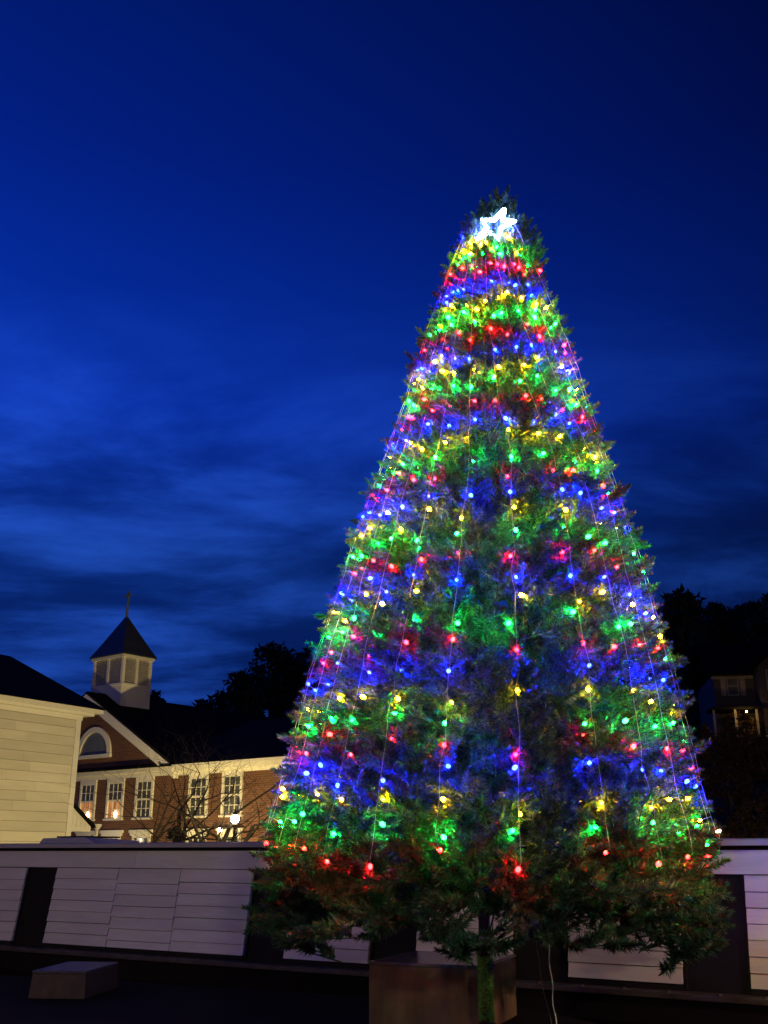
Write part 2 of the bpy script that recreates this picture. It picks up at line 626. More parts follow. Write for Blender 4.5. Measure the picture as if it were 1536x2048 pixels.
# ------------------------------------------------------------------ canal boat behind the tree
def build_boat():
    root = empty('canal_boat', (-5.91, 17.06, 0), math.atan2(-.53, .85),
                 'long white boarded canal boat with dark doorways above a black hull', 'boat')
    u0, u1 = -5.0, 17.0
    tt = math.tan(R(8))

    def Y(z):
        return (z - .2) * tt

    def slab(ua, ub, za, zb, out0, out1):   # a board on the leaning wall, proud by out (towards the viewer)
        mb = MB()
        mb.hexa([(ua, Y(za) - out0, za), (ub, Y(za) - out0, za), (ub, Y(za) + .03, za), (ua, Y(za) + .03, za),
                 (ua, Y(zb) - out1, zb), (ub, Y(zb) - out1, zb), (ub, Y(zb) + .03, zb), (ua, Y(zb) + .03, zb)])
        return mb
    # hull with a slight flare
    h = MB()
    prof = [(-.16, .10), (-.10, -.15), (.10, -.42), (.4, -.5), (2.9, -.5), (3.2, -.42), (3.45, -.15), (3.5, .10)]
    h.prism([(u0 - .6, y, z) for y, z in prof][::-1], (u1 - u0 + 1.2, 0, 0))
    h.build('hull', M['hull'], root)
    g = MB()
    g.hexa([(u0, .05, .102), (u1, .05, .102), (u1, 3.3, .102), (u0, 3.3, .102), (u0, .24, 1.53), (u1, .24, 1.53), (u1, 3.1, 1.53), (u0, 3.1, 1.53)])
    g.build('cabin_wall', M['boat_dark'], root)
    rl = MB(); rl.box(u0 - .6, u1 + .6, -.22, .045, .104, .165)
    rl.build('rub_rail', M['rail'], root, bevel=.012)
    bolt = MB(); bolt.lathe([(.028, 0), (.028, .012), (.014, .02)], 8)
    bme = bolt.mesh('bolt', M['rail'])
    for k in range(46):
        link('bolt', bme, root, (u0 + .1 + k * .48 + rng.uniform(-.06, .06), -.19 + rng.uniform(-.01, .01), .165))
    # doors: dark panels set back in the openings
    doors = [(-3.55, -2.87), (.27, .97), (4.80, 5.46), (6.74, 7.40), (8.65, 9.32), (10.57, 11.25), (12.48, 13.15), (14.4, 15.07)]
    for a, b in doors:
        d = MB()
        d.hexa([(a, Y(.17) + .03, .17), (b, Y(.17) + .03, .17), (b, Y(.17) + .05, .17), (a, Y(.17) + .05, .17),
                (a, Y(1.28) + .03, 1.28), (b, Y(1.28) + .03, 1.28), (b, Y(1.28) + .05, 1.28), (a, Y(1.28) + .05, 1.28)])
        do = d.build('door', M['boat_dark'], root)
        c = MB(); c.box(a + .02, b - .02, Y(1.05) + .012, Y(1.05) + .031, 1.035, 1.065)
        c.build('door_rail', M['boat_dark'], do)
        for q in (a + .012, b - .042):
            c = MB()
            c.hexa([(q, Y(.18) + .005, .18), (q + .03, Y(.18) + .005, .18), (q + .03, Y(.18) + .03, .18), (q, Y(.18) + .03, .18),
                    (q, Y(1.27) + .005, 1.27), (q + .03, Y(1.27) + .005, 1.27), (q + .03, Y(1.27) + .03, 1.27), (q, Y(1.27) + .03, 1.27)])
            c.build('door_stile', M['boat_dark'], do)
    # lapped white planks between the doors
    secs = [(-5.0, -3.55), (-2.87, .27), (.97, 2.285), (2.295, 3.50), (3.51, 4.80), (5.46, 6.74), (7.40, 8.65), (9.32, 10.57), (11.25, 12.48), (13.15, 14.4), (15.07, 17.0)]
    for k, (a, b) in enumerate(secs):
        off = [0, .03, 0, .055, .02, 0, .01, .0, .012, 0, 0][k]
        rows = 7
        hh = (1.285 - .225) / rows
        zs = [.225 + i * hh for i in range(rows + 1)]
        if off:
            zs = [.225] + [z - off for z in zs[1:-1]] + [1.285]
        for i in range(rows):
            j = rng.uniform(-.002, .002)
            slab(a + rng.uniform(0, .006), b - rng.uniform(0, .006), zs[i] + .004, zs[i + 1] - .003 + rng.uniform(-.003, .001),
                 .026 + j, .012 + j).build('plank', M['plank'], root)
        slab(a, b, .17, .222, .008, .008).build('sill_board', M['boat_dark'], root)
    # fascia in lengths, black strip standing in for the shadow gap, and roof
    for a, b in [(-5, -1.3), (-1.296, 2.6), (2.604, 6.9), (6.904, 11.0), (11.004, 17)]:
        slab(a, b, 1.292, 1.528, .034, .034).build('fascia_board', M['plank'], root)
    gap = MB(); gap.box(u0, u1, .21, 3.1, 1.53, 1.574); gap.build('roof_gap_shade', M['hull'], root)
    rf = MB()
    sect = [(.06, 1.575), (.06, 1.632), (.9, 1.655), (1.68, 1.662), (2.5, 1.655), (3.28, 1.632), (3.28, 1.575)]
    rf.prism([(u0 - .1, y, z) for y, z in sect], (u1 - u0 + .2, 0, 0))
    rf.build('roof', M['roofboat'], root)
    hb = MB()
    hb.hexa([(-.42, .9, 1.64), (.95, .9, 1.64), (1.0, 1.9, 1.64), (-.42, 1.9, 1.64), (-.38, .95, 1.735), (.62, .95, 1.745), (.9, 1.85, 1.70), (-.38, 1.85, 1.735)])
    ho = hb.build('hatch', M['roofboat'], root, bevel=.01)
    hl = MB(); hl.box(-.1, .55, 1.0, 1.8, 1.742, 1.765); hl.build('hatch_lid', M['boat_dark'], ho)


build_boat()

# ------------------------------------------------------------------ brick church with cupola
def build_church():
    root = empty('brick_church', (-14.36, 49.29, 0), math.atan2(-.615, .7885),
                 'red brick church with white trim, arched gable window and louvred cupola', 'church')
    G = -.6
    ul, ur, uw = -5.3, 6.9, 21.0
    up, ez, pz = .8, 5.02, 8.45
    # walls: gable volume and the wing, as closed shells
    w = MB()
    w.prism([(ul, 0, G), (ur, 0, G), (ur, 0, ez), (up, 0, pz), (ul, 0, ez)], (0, 26, 0))
    w.build('gable_wall', M['brick'], root)
    w = MB(); w.box(ur, uw, 0.0, 9, G, 4.62)
    w.build('wing_wall', M['brick'], root)
    # roofs
    sl = (pz - ez) / (ur - up)

    def rz(u):
        return pz + .16 - abs(u - up) * sl
    for s, e in ((1, ur + .35), (-1, ul - .35)):
        rf = MB()
        rf.prism([(up, -.42, rz(up)), (e, -.42, rz(e)), (e, -.42, rz(e) + .1), (up, -.42, rz(up) + .12)], (0, 27, 0))
        rf.build('roof', M['slate'], root)
    rf = MB()
    rf.prism([(ur - .5, -.5, 5.08), (ur - .5, 4.6, 7.4), (ur - .5, 9.6, 5.08), (ur - .5, 9.6, 4.98), (ur - .5, 4.6, 7.3), (ur - .5, -.5, 4.98)], (uw - ur + .9, 0, 0))
    rf.build('wing_roof', M['slate'], root)
    # rake boards: a deep moulded pair on each slope
    for s, e in ((1, ur + .30), (-1, ul - .30)):
        for dz0, dz1, y0, y1 in ((-.02, -.24, -.46, -.30), (-.25, -.52, -.36, -.06)):
            rk = MB()
            rk.prism([(up, y0, rz(up) + dz0), (e, y0, rz(e) + dz0), (e, y0, rz(e) + dz1), (up, y0, rz(up) + dz1)], (0, y1 - y0, 0))
            rk.build('rake_board', M['trim'], root)
    # flashing ledge and frieze under the gable
    lg = MB(); lg.hexa([(ul, -.34, 5.03), (ur - .15, -.34, 5.03), (ur - .15, -.01, 5.03), (ul, -.01, 5.03), (ul, -.30, 5.07), (ur - .15, -.30, 5.07), (ur - .15, -.01, 5.22), (ul, -.01, 5.22)])
    lg.build('ledge_flashing', M['slate'], root)
    for a, b, z0, z1, y in ((ul, ur, 4.66, 4.86, -.07), (ul, ur + .25, 4.862, 5.02, -.22), (ur + .01, uw, 4.62, 4.78, -.10), (ur + .26, uw, 4.782, 4.975, -.40)):
        f = MB(); f.box(a, b, y, -.005, z0, z1)
        f.build('frieze_board', M['trim'], root)
    gt = MB(); gt.box(ur + .4, uw, -.56, -.47, 4.93, 5.03); gt.build('gutter', M['trim'], root)

    def window(u, z0, z1, wd, lit=False, head=False):
        fr = MB()
        t = .13
        fr.box(u, u + t, -.07, .02, z0, z1).box(u + wd - t, u + wd, -.07, .02, z0, z1)
        fr.box(u + t, u + wd - t, -.07, .02, z1 - .18, z1)
        fo = fr.build('window', M['trim'], root)
        sb = MB(); sb.box(u - .06, u + wd + .06, -.12, .02, z0 - .085, z0 - .002); sb.build('sill', M['trim'], fo)
        if head:
            sb = MB(); sb.box(u - .16, u + wd + .16, -.13, .02, z1 + .002, z1 + .12).box(u - .10, u + wd + .10, -.10, .02, z1 - .12, z1 + .001)
            sb.build('lintel', M['trim'], fo)
        ga, gb, gz0, gz1 = u + t, u + wd - t, z0, z1 - .18
        mid = (gz0 + gz1) / 2
        for za, zb, yy, up_ in ((gz0, mid, .0, False), (mid, gz1, -.02, True)):
            p = MB(); p.box(ga, gb, yy - .004, yy + .004, za, zb)
            p.build('pane', M['curtain'] if (lit and not up_) else M['glass'], fo)
            mu = MB()
            for k in (1, 2):
                x = ga + (gb - ga) * k / 3
                mu.box(x - .014, x + .014, yy - .028, yy - .005, za + .04, zb - .03)
            zc = (za + zb) / 2
            mu.box(ga, gb, yy - .030, yy - .006, zc - .014, zc + .014)
            mu.box(ga, gb, yy - .034, yy - .007, za, za + .045).box(ga, gb, yy - .034, yy - .007, zb - .035, zb)
            mu.build('sash', M['trim'], fo)
        if lit:
            c = MB(); c.lathe([(.02, 0), (.05, .05), (.085, .13), (.06, .22), (.01, .30)], 10, (u + wd * .62, -.06, z0 + .03))
            c.build('candle_lamp', M['candle'], fo, smooth=True)

    for k, u in enumerate((-3.6, -1.55, .45, 2.43, 4.42, 7.87, 9.87, 11.9, 13.9, 15.9, 17.9)):
        if k == 7:
            continue
        window(u, 2.95, 4.655, 1.18, lit=k in (2, 3))
    for k, u in enumerate((-3.6, -1.5, .62, 2.42, 4.42, 7.87, 9.87, 13.9, 15.9, 17.9)):
        window(u, .55, 2.33, 1.18, head=True)
    # half-round window in the gable
    cu, cz, r0, r1 = 1.2, 5.80, 1.02, 1.27
    seg = 20
    ar = MB()
    for k in range(seg):
        a0, a1 = math.pi * k / seg, math.pi * (k + 1) / seg
        q = []
        for y in (-.09, .02):
            for rr, a in ((r0, a0), (r1, a0), (r1, a1), (r0, a1)):
                q.append((cu + rr * math.cos(a), y, cz + rr * math.sin(a)))
        ar.hexa(q)
    ao = ar.build('arch_window', M['trim'], root)
    sb = MB(); sb.box(cu - r1 - .03, cu + r1 + .03, -.13, .02, cz - .16, cz - .002); sb.build('sill', M['trim'], ao)
    gl = MB(); gl.poly([(cu + r0 * math.cos(math.pi * k / seg), -.012, cz + r0 * math.sin(math.pi * k / seg)) for k in range(seg, -1, -1)])
    gl.build('pane', M['arch_glass'], ao)
    # cupola
    a, b = up - 1.15, up + 1.15
    v0, v1 = .65, 2.40
    cb = MB(); cb.box(a, b, v0, v1, 7.2, 9.10)
    cu_o = cb.build('cupola', M['white'], root)
    core = MB(); core.box(a + .10, b - .10, v0 + .10, v1 - .10, 9.101, 10.40); core.build('louvre_back', M['louvre'], cu_o)
    bd = MB(); bd.box(a - .03, b + .03, v0 - .03, v1 + .03, 9.07, 9.17); bd.build('belt_board', M['trim'], cu_o)
    for x in (a, b - .15):
        for y in (v0, v1 - .15):
            p = MB(); p.box(x, x + .15, y, y + .15, 9.171, 10.40); p.build('corner_post', M['trim'], cu_o)
    um, vm = (a + b) / 2, (v0 + v1) / 2
    for x0, x1, y0, y1 in ((um - .08, um + .08, v0 + .01, v0 + .1), (um - .08, um + .08, v1 - .1, v1 - .01), (a + .01, a + .1, vm - .07, vm + .07), (b - .1, b - .01, vm - .07, vm + .07)):
        p = MB(); p.box(x0, x1, y0, y1, 9.171, 10.40); p.build('mullion', M['trim'], cu_o)
    # louvre slats
    sides = [('y', v0 + .02, a + .15, um - .08), ('y', v0 + .02, um + .08, b - .15), ('x', b - .02, v0 + .15, vm - .07), ('x', b - .02, vm + .07, v1 - .15),
             ('x', a + .02, v0 + .15, vm - .07), ('x', a + .02, vm + .07, v1 - .15)]
    for ax, c, q0, q1 in sides:
        s = 1 if (ax == 'y' or c < um) else -1
        for k in range(13):
            z = 9.20 + k * .092
            m = MB()
            if ax == 'y':
                m.hexa([(q0, c, z), (q1, c, z), (q1, c + .02, z - .0), (q0, c + .02, z), (q0, c + .075, z + .085), (q1, c + .075, z + .085), (q1, c + .09, z + .085), (q0, c + .09, z + .085)])
            else:
                m.hexa([(c, q0, z), (c, q1, z), (c + s * .02, q1, z), (c + s * .02, q0, z), (c + s * .075, q0, z + .085), (c + s * .075, q1, z + .085), (c + s * .09, q1, z + .085), (c + s * .09, q0, z + .085)])
            m.build('slat', M['louvre'], cu_o)
    cn = MB(); cn.box(a - .07, b + .07, v0 - .07, v1 + .07, 10.401, 10.53); cn.build('cornice', M['trim'], cu_o)
    sp = MB()
    rings = []
    for f, z in ((1.0, 10.531), (1.0, 10.58), (.80, 10.98), (.40, 11.85), (.05, 12.62), (.03, 12.78)):
        hx, hy = (b - a) / 2 + .15, (v1 - v0) / 2 + .15
        rings.append([(um + sx * hx * f, vm + sy * hy * f, z) for sx, sy in ((-1, -1), (1, -1), (1, 1), (-1, 1))])
    sp.tube_rings(rings)
    sp.build('spire_roof', M['spire'], cu_o)
    cr = MB()
    cr.tube([(um, vm, 12.6), (um, vm, 13.55)], [.075, .045], 8)
    cr.box(um - .05, um + .05, vm - .035, vm + .035, 13.4, 13.95).box(um - .27, um - .051, vm - .035, vm + .035, 13.66, 13.78).box(um + .051, um + .27, vm - .035, vm + .035, 13.66, 13.78)
    cr.build('cross', M['verdigris'], cu_o)


build_church()

# ------------------------------------------------------------------ white clapboard building
def build_white():
    root = empty('clapboard_building', (-10.57, 28.37, 0), math.atan2(.86, .51),
                 'cream white clapboard building with moulded eave and dark roof', 'building')
    ul, ur, G = -16.0, 2.96, -.6
    w = MB(); w.box(ul, ur, .02, 8.4, G, 5.24); w.build('wall', M['grime_lapshade'], root)  # dark backing shows through the board gaps as painted lap shadow lines
    h = .267
    k = 0
    z = G
    while z < 5.2:
        z1 = min(z + h, 5.238) - .006
        splits = [ul, rng.uniform(-13, -9), rng.uniform(-7, -3), rng.uniform(-1.5, 1.6), ur - .16]
        for a, b in zip(splits[:-1], splits[1:]):
            m = MB()
            m.hexa([(a + .002, -.036, z + .002), (b - .002, -.036, z + .002), (b - .002, .019, z + .002), (a + .002, .019, z + .002),
                    (a + .002, -.003, z1), (b - .002, -.003, z1), (b - .002, .019, z1), (a + .002, .019, z1)])
            m.build('clapboard', M['clap'], root)
        z += h
    c = MB(); c.box(ur - .158, ur + .03, -.045, .16, G, 5.24); c.build('corner_board', M['trim'], root)
    for y0, z0, z1, e in ((-.06, 5.241, 5.38, .06), (-.22, 5.381, 5.47, .36), (-.34, 5.471, 5.585, .62)):
        f = MB(); f.box(ul, ur + e, y0, .3, z0, z1); f.build('eave_board', M['trim'], root)
    t = .45
    rf = MB()
    rf.prism([(ul, -.42, 5.588), (ul, 4.2, 5.588 + 4.62 * t), (ul, 8.9, 5.588), (ul, 8.9, 5.50), (ul, 4.2, 5.49 + 4.62 * t), (ul, .31, 5.50), (ul, .31, 5.587)][::-1], (ur - ul + .66, 0, 0))
    rf.build('roof', M['slate'], root)
    gb = MB(); gb.prism([(ur - .1, .3, 5.24), (ur - .1, 8.1, 5.24), (ur - .1, 4.2, 5.4 + 3.7 * t)], (.09, 0, 0)); gb.build('gable_wall', M['clap'], root)
    # lean-to porch roof on the far end with gutter and downspout
    pr = MB()
    pr.prism([(ur + .031, .25, 2.10), (ur + 1.05, .25, 2.10), (ur + 1.05, .25, 2.24), (ur + .031, .25, 2.95)], (0, 5, 0))
    po = pr.build('porch_end', M['trim'], root)
    for k in range(5):
        m = MB()
        x = ur + .12 + k * .17
        ztop = 2.95 - (x + .12 - ur) * .69
        if ztop > 2.3:
            m.box(x, x + .02, .225, .249, 2.22, ztop); m.build('batten', M['trim'], po)
    rs = MB(); rs.prism([(ur + .031, .12, 2.955), (ur + 1.15, .12, 2.20), (ur + 1.15, .12, 2.26), (ur + .031, .12, 3.02)], (0, 5.2, 0)); rs.build('porch_roof', M['slate'], root)
    ds = MB(); ds.tube([(ur + 1.22, .16, 2.20), (ur + 1.22, .16, 2.02), (ur + 1.1, .16, 1.86), (ur + .4, .10, 1.70), (ur + .2, .08, 1.55), (ur + .2, .08, G)], .05, 8)
    ds.build('downspout', M['trim'], root, smooth=True)
    hd = MB(); hd.lathe([(.05, 0), (.13, .12), (.13, .17)], 8, (ur + 1.22, .16, 2.15)); hd.build('rain_head', M['trim'], root)


build_white()

# ------------------------------------------------------------------ lamps
def ball(rad, n=10, m=7, c=(0, 0, 0), zs=1.0):
    prof = [(max(.004, rad * math.sin(math.pi * k / m)), -rad * zs * math.cos(math.pi * k / m)) for k in range(m + 1)]
    return MB().lathe(prof, n, c)


def street_lamp(loc, h, rad, glow, label, pole=.05):
    root = empty('street_lamp', loc, 0, label, 'street lamp')
    p = MB(); p.lathe([(pole * 2.6, 0), (pole * 2.6, .12), (pole * 1.5, .3), (pole, .6), (pole * .8, h - rad - .12), (pole * 1.6, h - rad - .06), (pole * 1.6, h - rad)], 10)
    p.build('post', M['lamp_metal'], root, smooth=True)
    ball(rad, 12, 8, (0, 0, h)).build('globe', glow, root, smooth=True)
    c = MB(); c.lathe([(rad * .7, 0), (rad * .3, .1), (.01, .18)], 10, (0, 0, h + rad * .92)); c.build('finial_cap', M['lamp_metal'], root)
    return root


street_lamp((-4.32, 31, hill(-4.32, 31)), 2.43 - hill(-4.32, 31), .12, M['lamp_glow'], 'lit globe street lamp standing before the brick church wing')
street_lamp((11.5, 1.0, 0), 5.0, .20, M['plaza_glow'], 'tall globe lamp on the plaza right of the tree')
street_lamp((-14.0, 4.0, 0), 4.2, .20, M['fill_glow_left'], 'unseen globe lamp added at left to light the boat')  # added out of view to brighten the left end of the boat
street_lamp((3.0, -10.5, 0), 4.6, .20, M['fill_glow_front'], 'unseen globe lamp added behind the view to light the tree skirt')  # extra fill lamp behind the camera, put in for the lower branches


def flood(loc, aim, glow, label, s=1.0):
    root = empty('flood_light', loc, 0, label, 'flood light')
    d = (Vector(aim) - Vector(loc)).normalized()
    q = d.to_track_quat('Y', 'Z').to_matrix().to_4x4()
    q.translation = Vector((0, 0, .35))
    hs = MB(); hs.box(-.2 * s, .2 * s, -.12, .1, -.14 * s, .14 * s)
    o = hs.build('housing', M['lamp_metal'], root, bevel=.01); o.matrix_local = q
    ln = MB(); ln.poly([(-.17 * s, .104, -.11 * s), (-.17 * s, .104, .11 * s), (.17 * s, .104, .11 * s), (.17 * s, .104, -.11 * s)])
    o = ln.build('lens', glow, root); o.matrix_local = q
    st = MB(); st.tube([(0, -.02, -.05), (0, -.02, .25)], .02, 6); st.build('stake', M['lamp_metal'], root)


flood((-2.6, 24.0, -.5), (-9.6, 29.6, 3.2), M['flood'], 'ground flood light aimed up at the clapboard wall')
flood((-7.4, 38.0, -.45), (-11.5, 47.0, 6.0), M['flood2'], 'ground flood light aimed up at the brick gable')


def lantern(loc, label, rad=.09, glow='small_glow'):
    root = empty('wall_lantern', loc, 0, label, 'lantern')
    ball(rad, 8, 6).build('globe', M[glow], root, smooth=True)
    c = MB(); c.lathe([(rad * .8, 0), (rad * .4, .08), (.01, .12)], 8, (0, 0, rad * .9)); c.build('cap', M['lamp_metal'], root)
    p = MB(); p.tube([(0, 0, -rad), (0, 0, -rad - 1.5 if loc[2] < 2.6 else -.4)], .025, 6); p.build('post', M['lamp_metal'], root)


lantern((-12.55, 46.2, 2.05), 'small round lantern by the first ground floor church window')
lantern((-6.30, 41.2, 2.35), 'small bright lantern low on the church wing wall')
lantern((9.35, 30.0, 2.08), 'lone small path lamp on the dark bank behind the boat', .06, 'path_glow')

# ------------------------------------------------------------------ plaza stone blocks
def stone_block(c, ex, w, d, h, topmat, sidemat, label, taper=0.0):
    root = empty('stone_block', (c[0], c[1], 0), ex, label, 'stone block')
    b = MB()
    t = taper
    b.hexa([(-t, -t, 0.002), (w + t, -t, 0.002), (w + t, d + t, 0.002), (-t, d + t, 0.002), (0, 0, h - .03), (w, 0, h - .03), (w, d, h - .03), (0, d, h - .03)])
    b.build('body', sidemat, root, bevel=.008)
    b = MB(); b.box(-.006, w + .006, -.006, d + .006, h - .029, h)
    b.build('top_slab', topmat, root, bevel=.006)


stone_block((-.14, 10.30), math.atan2(-.375, .927), 1.07, 1.18, .55, M['stonetop'], M['stone'], 'large stained stone block standing behind the tree trunk')
stone_block((-3.84, 12.22), R(-6), .60, 1.0, .28, M['blocktop'], M['grime_lapshade'], 'small low stone block near the boat hull', .02)

# ------------------------------------------------------------------ Christmas tree
PROF = [(.90, 2.02), (1.11, 2.08), (1.32, 2.04), (1.74, 1.95), (2.17, 1.85), (2.61, 1.77), (3.07, 1.68), (3.54, 1.55), (4.03, 1.43), (4.53, 1.30), (5.05, 1.14),
        (5.59, .99), (6.14, .865), (6.71, .735), (7.25, .59), (7.61, .47), (8.0, .34), (8.2, .25), (8.38, .12)]
PZ = [p[0] for p in PROF]
PR = [p[1] for p in PROF]
TY = 9.5


def prad(z):
    return float(np.interp(z, PZ, PR))


def tcx(z):
    return .862 + max(0, z - .9) * .0515


def spray(r, L, n, nl=.078, wd=.0135):
    """fir-like tip along +X: flat needles fanned to both sides and above a solid wire core"""
    t = np.sort(r.uniform(.0, 1.0, n))
    a = np.where(r.random(n) < .7, r.uniform(0, 2 * np.pi, n), np.where(r.random(n) < .5, 0, np.pi) + r.normal(0, .30, n))
    inc = np.radians(r.uniform(40, 66, n)) * (1 - .6 * np.clip((t - .82) / .18, 0, 1))
    l = nl * r.uniform(.8, 1.15, n) * (1 - .40 * t ** 2)
    p0 = np.stack([t * L, np.zeros(n), np.zeros(n)], 1)
    d = np.stack([np.cos(inc), np.sin(inc) * np.cos(a), np.sin(inc) * np.sin(a)], 1)
    s = np.cross(d, r.normal(0, 1, (n, 3)))
    s /= np.linalg.norm(s, axis=1)[:, None]
    tip = p0 + d * l[:, None]
    root = p0 + d * l[:, None] * .10
    ndl = np.stack([root + s * wd * .5, root - s * wd * .5, tip], 1).reshape(-1, 3)
    c = MB(); c.tube([(0, 0, 0), (L * .5, 0, 0), (L * .96, 0, 0)], [.018, .015, .004], 5, caps=False)
    return np.concatenate([ndl, tris_of(c)])


def tris_of(mb):
    v = np.array(mb.v)
    out = []
    for q in mb.f:
        out += [v[q[0]], v[q[1]], v[q[2]], v[q[0]], v[q[2]], v[q[3]]]
    return np.array(out)


def rot_to(yaw, pitch):
    return np.array((Matrix.Rotation(yaw, 3, 'Z') @ Matrix.Rotation(-pitch, 3, 'Y')))


def branch_tris(seed, nn=105, nside=8):
    r = np.random.default_rng(seed)
    V = []

    def add(base, yaw, pitch, L, n):   # one needle spray
        v = spray(r, L, n)
        Rm = rot_to(yaw, pitch)
        V.append(v @ Rm.T + np.array(base))
    st = MB(); st.tube([(-.12, 0, -.01), (.1, 0, .0), (.32, 0, .02)], [.006, .006, .004], 4, caps=False)
    V.append(tris_of(st))
    add((.26, 0, .015), r.normal(0, .1), r.normal(.05, .1), .26, int(nn * 1.2))
    for k in range(nside):
        x = -.10 + .38 * (k + r.uniform(0, .8)) / nside
        side = 1 if k % 2 else -1
        add((x, 0, .01), side * r.uniform(.45, 1.05), r.uniform(-.25, .60), r.uniform(.20, .31), nn)
    add((.10, 0, .01), r.normal(0, .35), r.uniform(.5, .9), .18, int(nn * .8))
    return np.concatenate(V)


STRINGS = [(172, 1.62), (165, 1.54), (153, 1.55), (143.5, 1.55), (133, 1.46), (120.5, 1.45), (105.4, 1.53), (88.3, 1.43), (69, 1.53),
           (55, 1.45), (43.5, 1.49), (29, 1.5), (14, 1.5), (0, 1.52)]


def string_spots(phi_deg, zend, seed, n=32, zt=7.62):
    """angle, height and distance from the axis of every bulb of one string, evenly spaced down the slope"""
    r = random.Random(seed)
    phi1 = R(phi_deg)
    phi0 = R(126 + (phi_deg - 126) * .42)
    drop = r.uniform(-.08, .08)
    zz = np.linspace(zt, zend, 200)
    rad = np.array([prad(q) for q in zz])
    seg = np.concatenate([[0], np.cumsum(np.hypot(np.diff(zz), np.diff(rad)))])
    out = []
    for k in range(n):
        s = seg[-1] * (k / (n - 1)) + (drop + r.uniform(-.055, .055) if 0 < k < n - 1 else 0)
        z = float(np.interp(s, seg, zz))
        t = (zt - z) / (zt - zend)
        ph = phi0 + (phi1 - phi0) * min(1, t * 2.2) + r.gauss(0, .006)
        out.append((ph, z, prad(z) * .985 - .045 + r.uniform(-.045, .045)))
    return out


BULB_SPOTS = [(q[0], q[1]) for i, (a, b) in enumerate(STRINGS) for q in string_spots(a, b, 40 + i)]


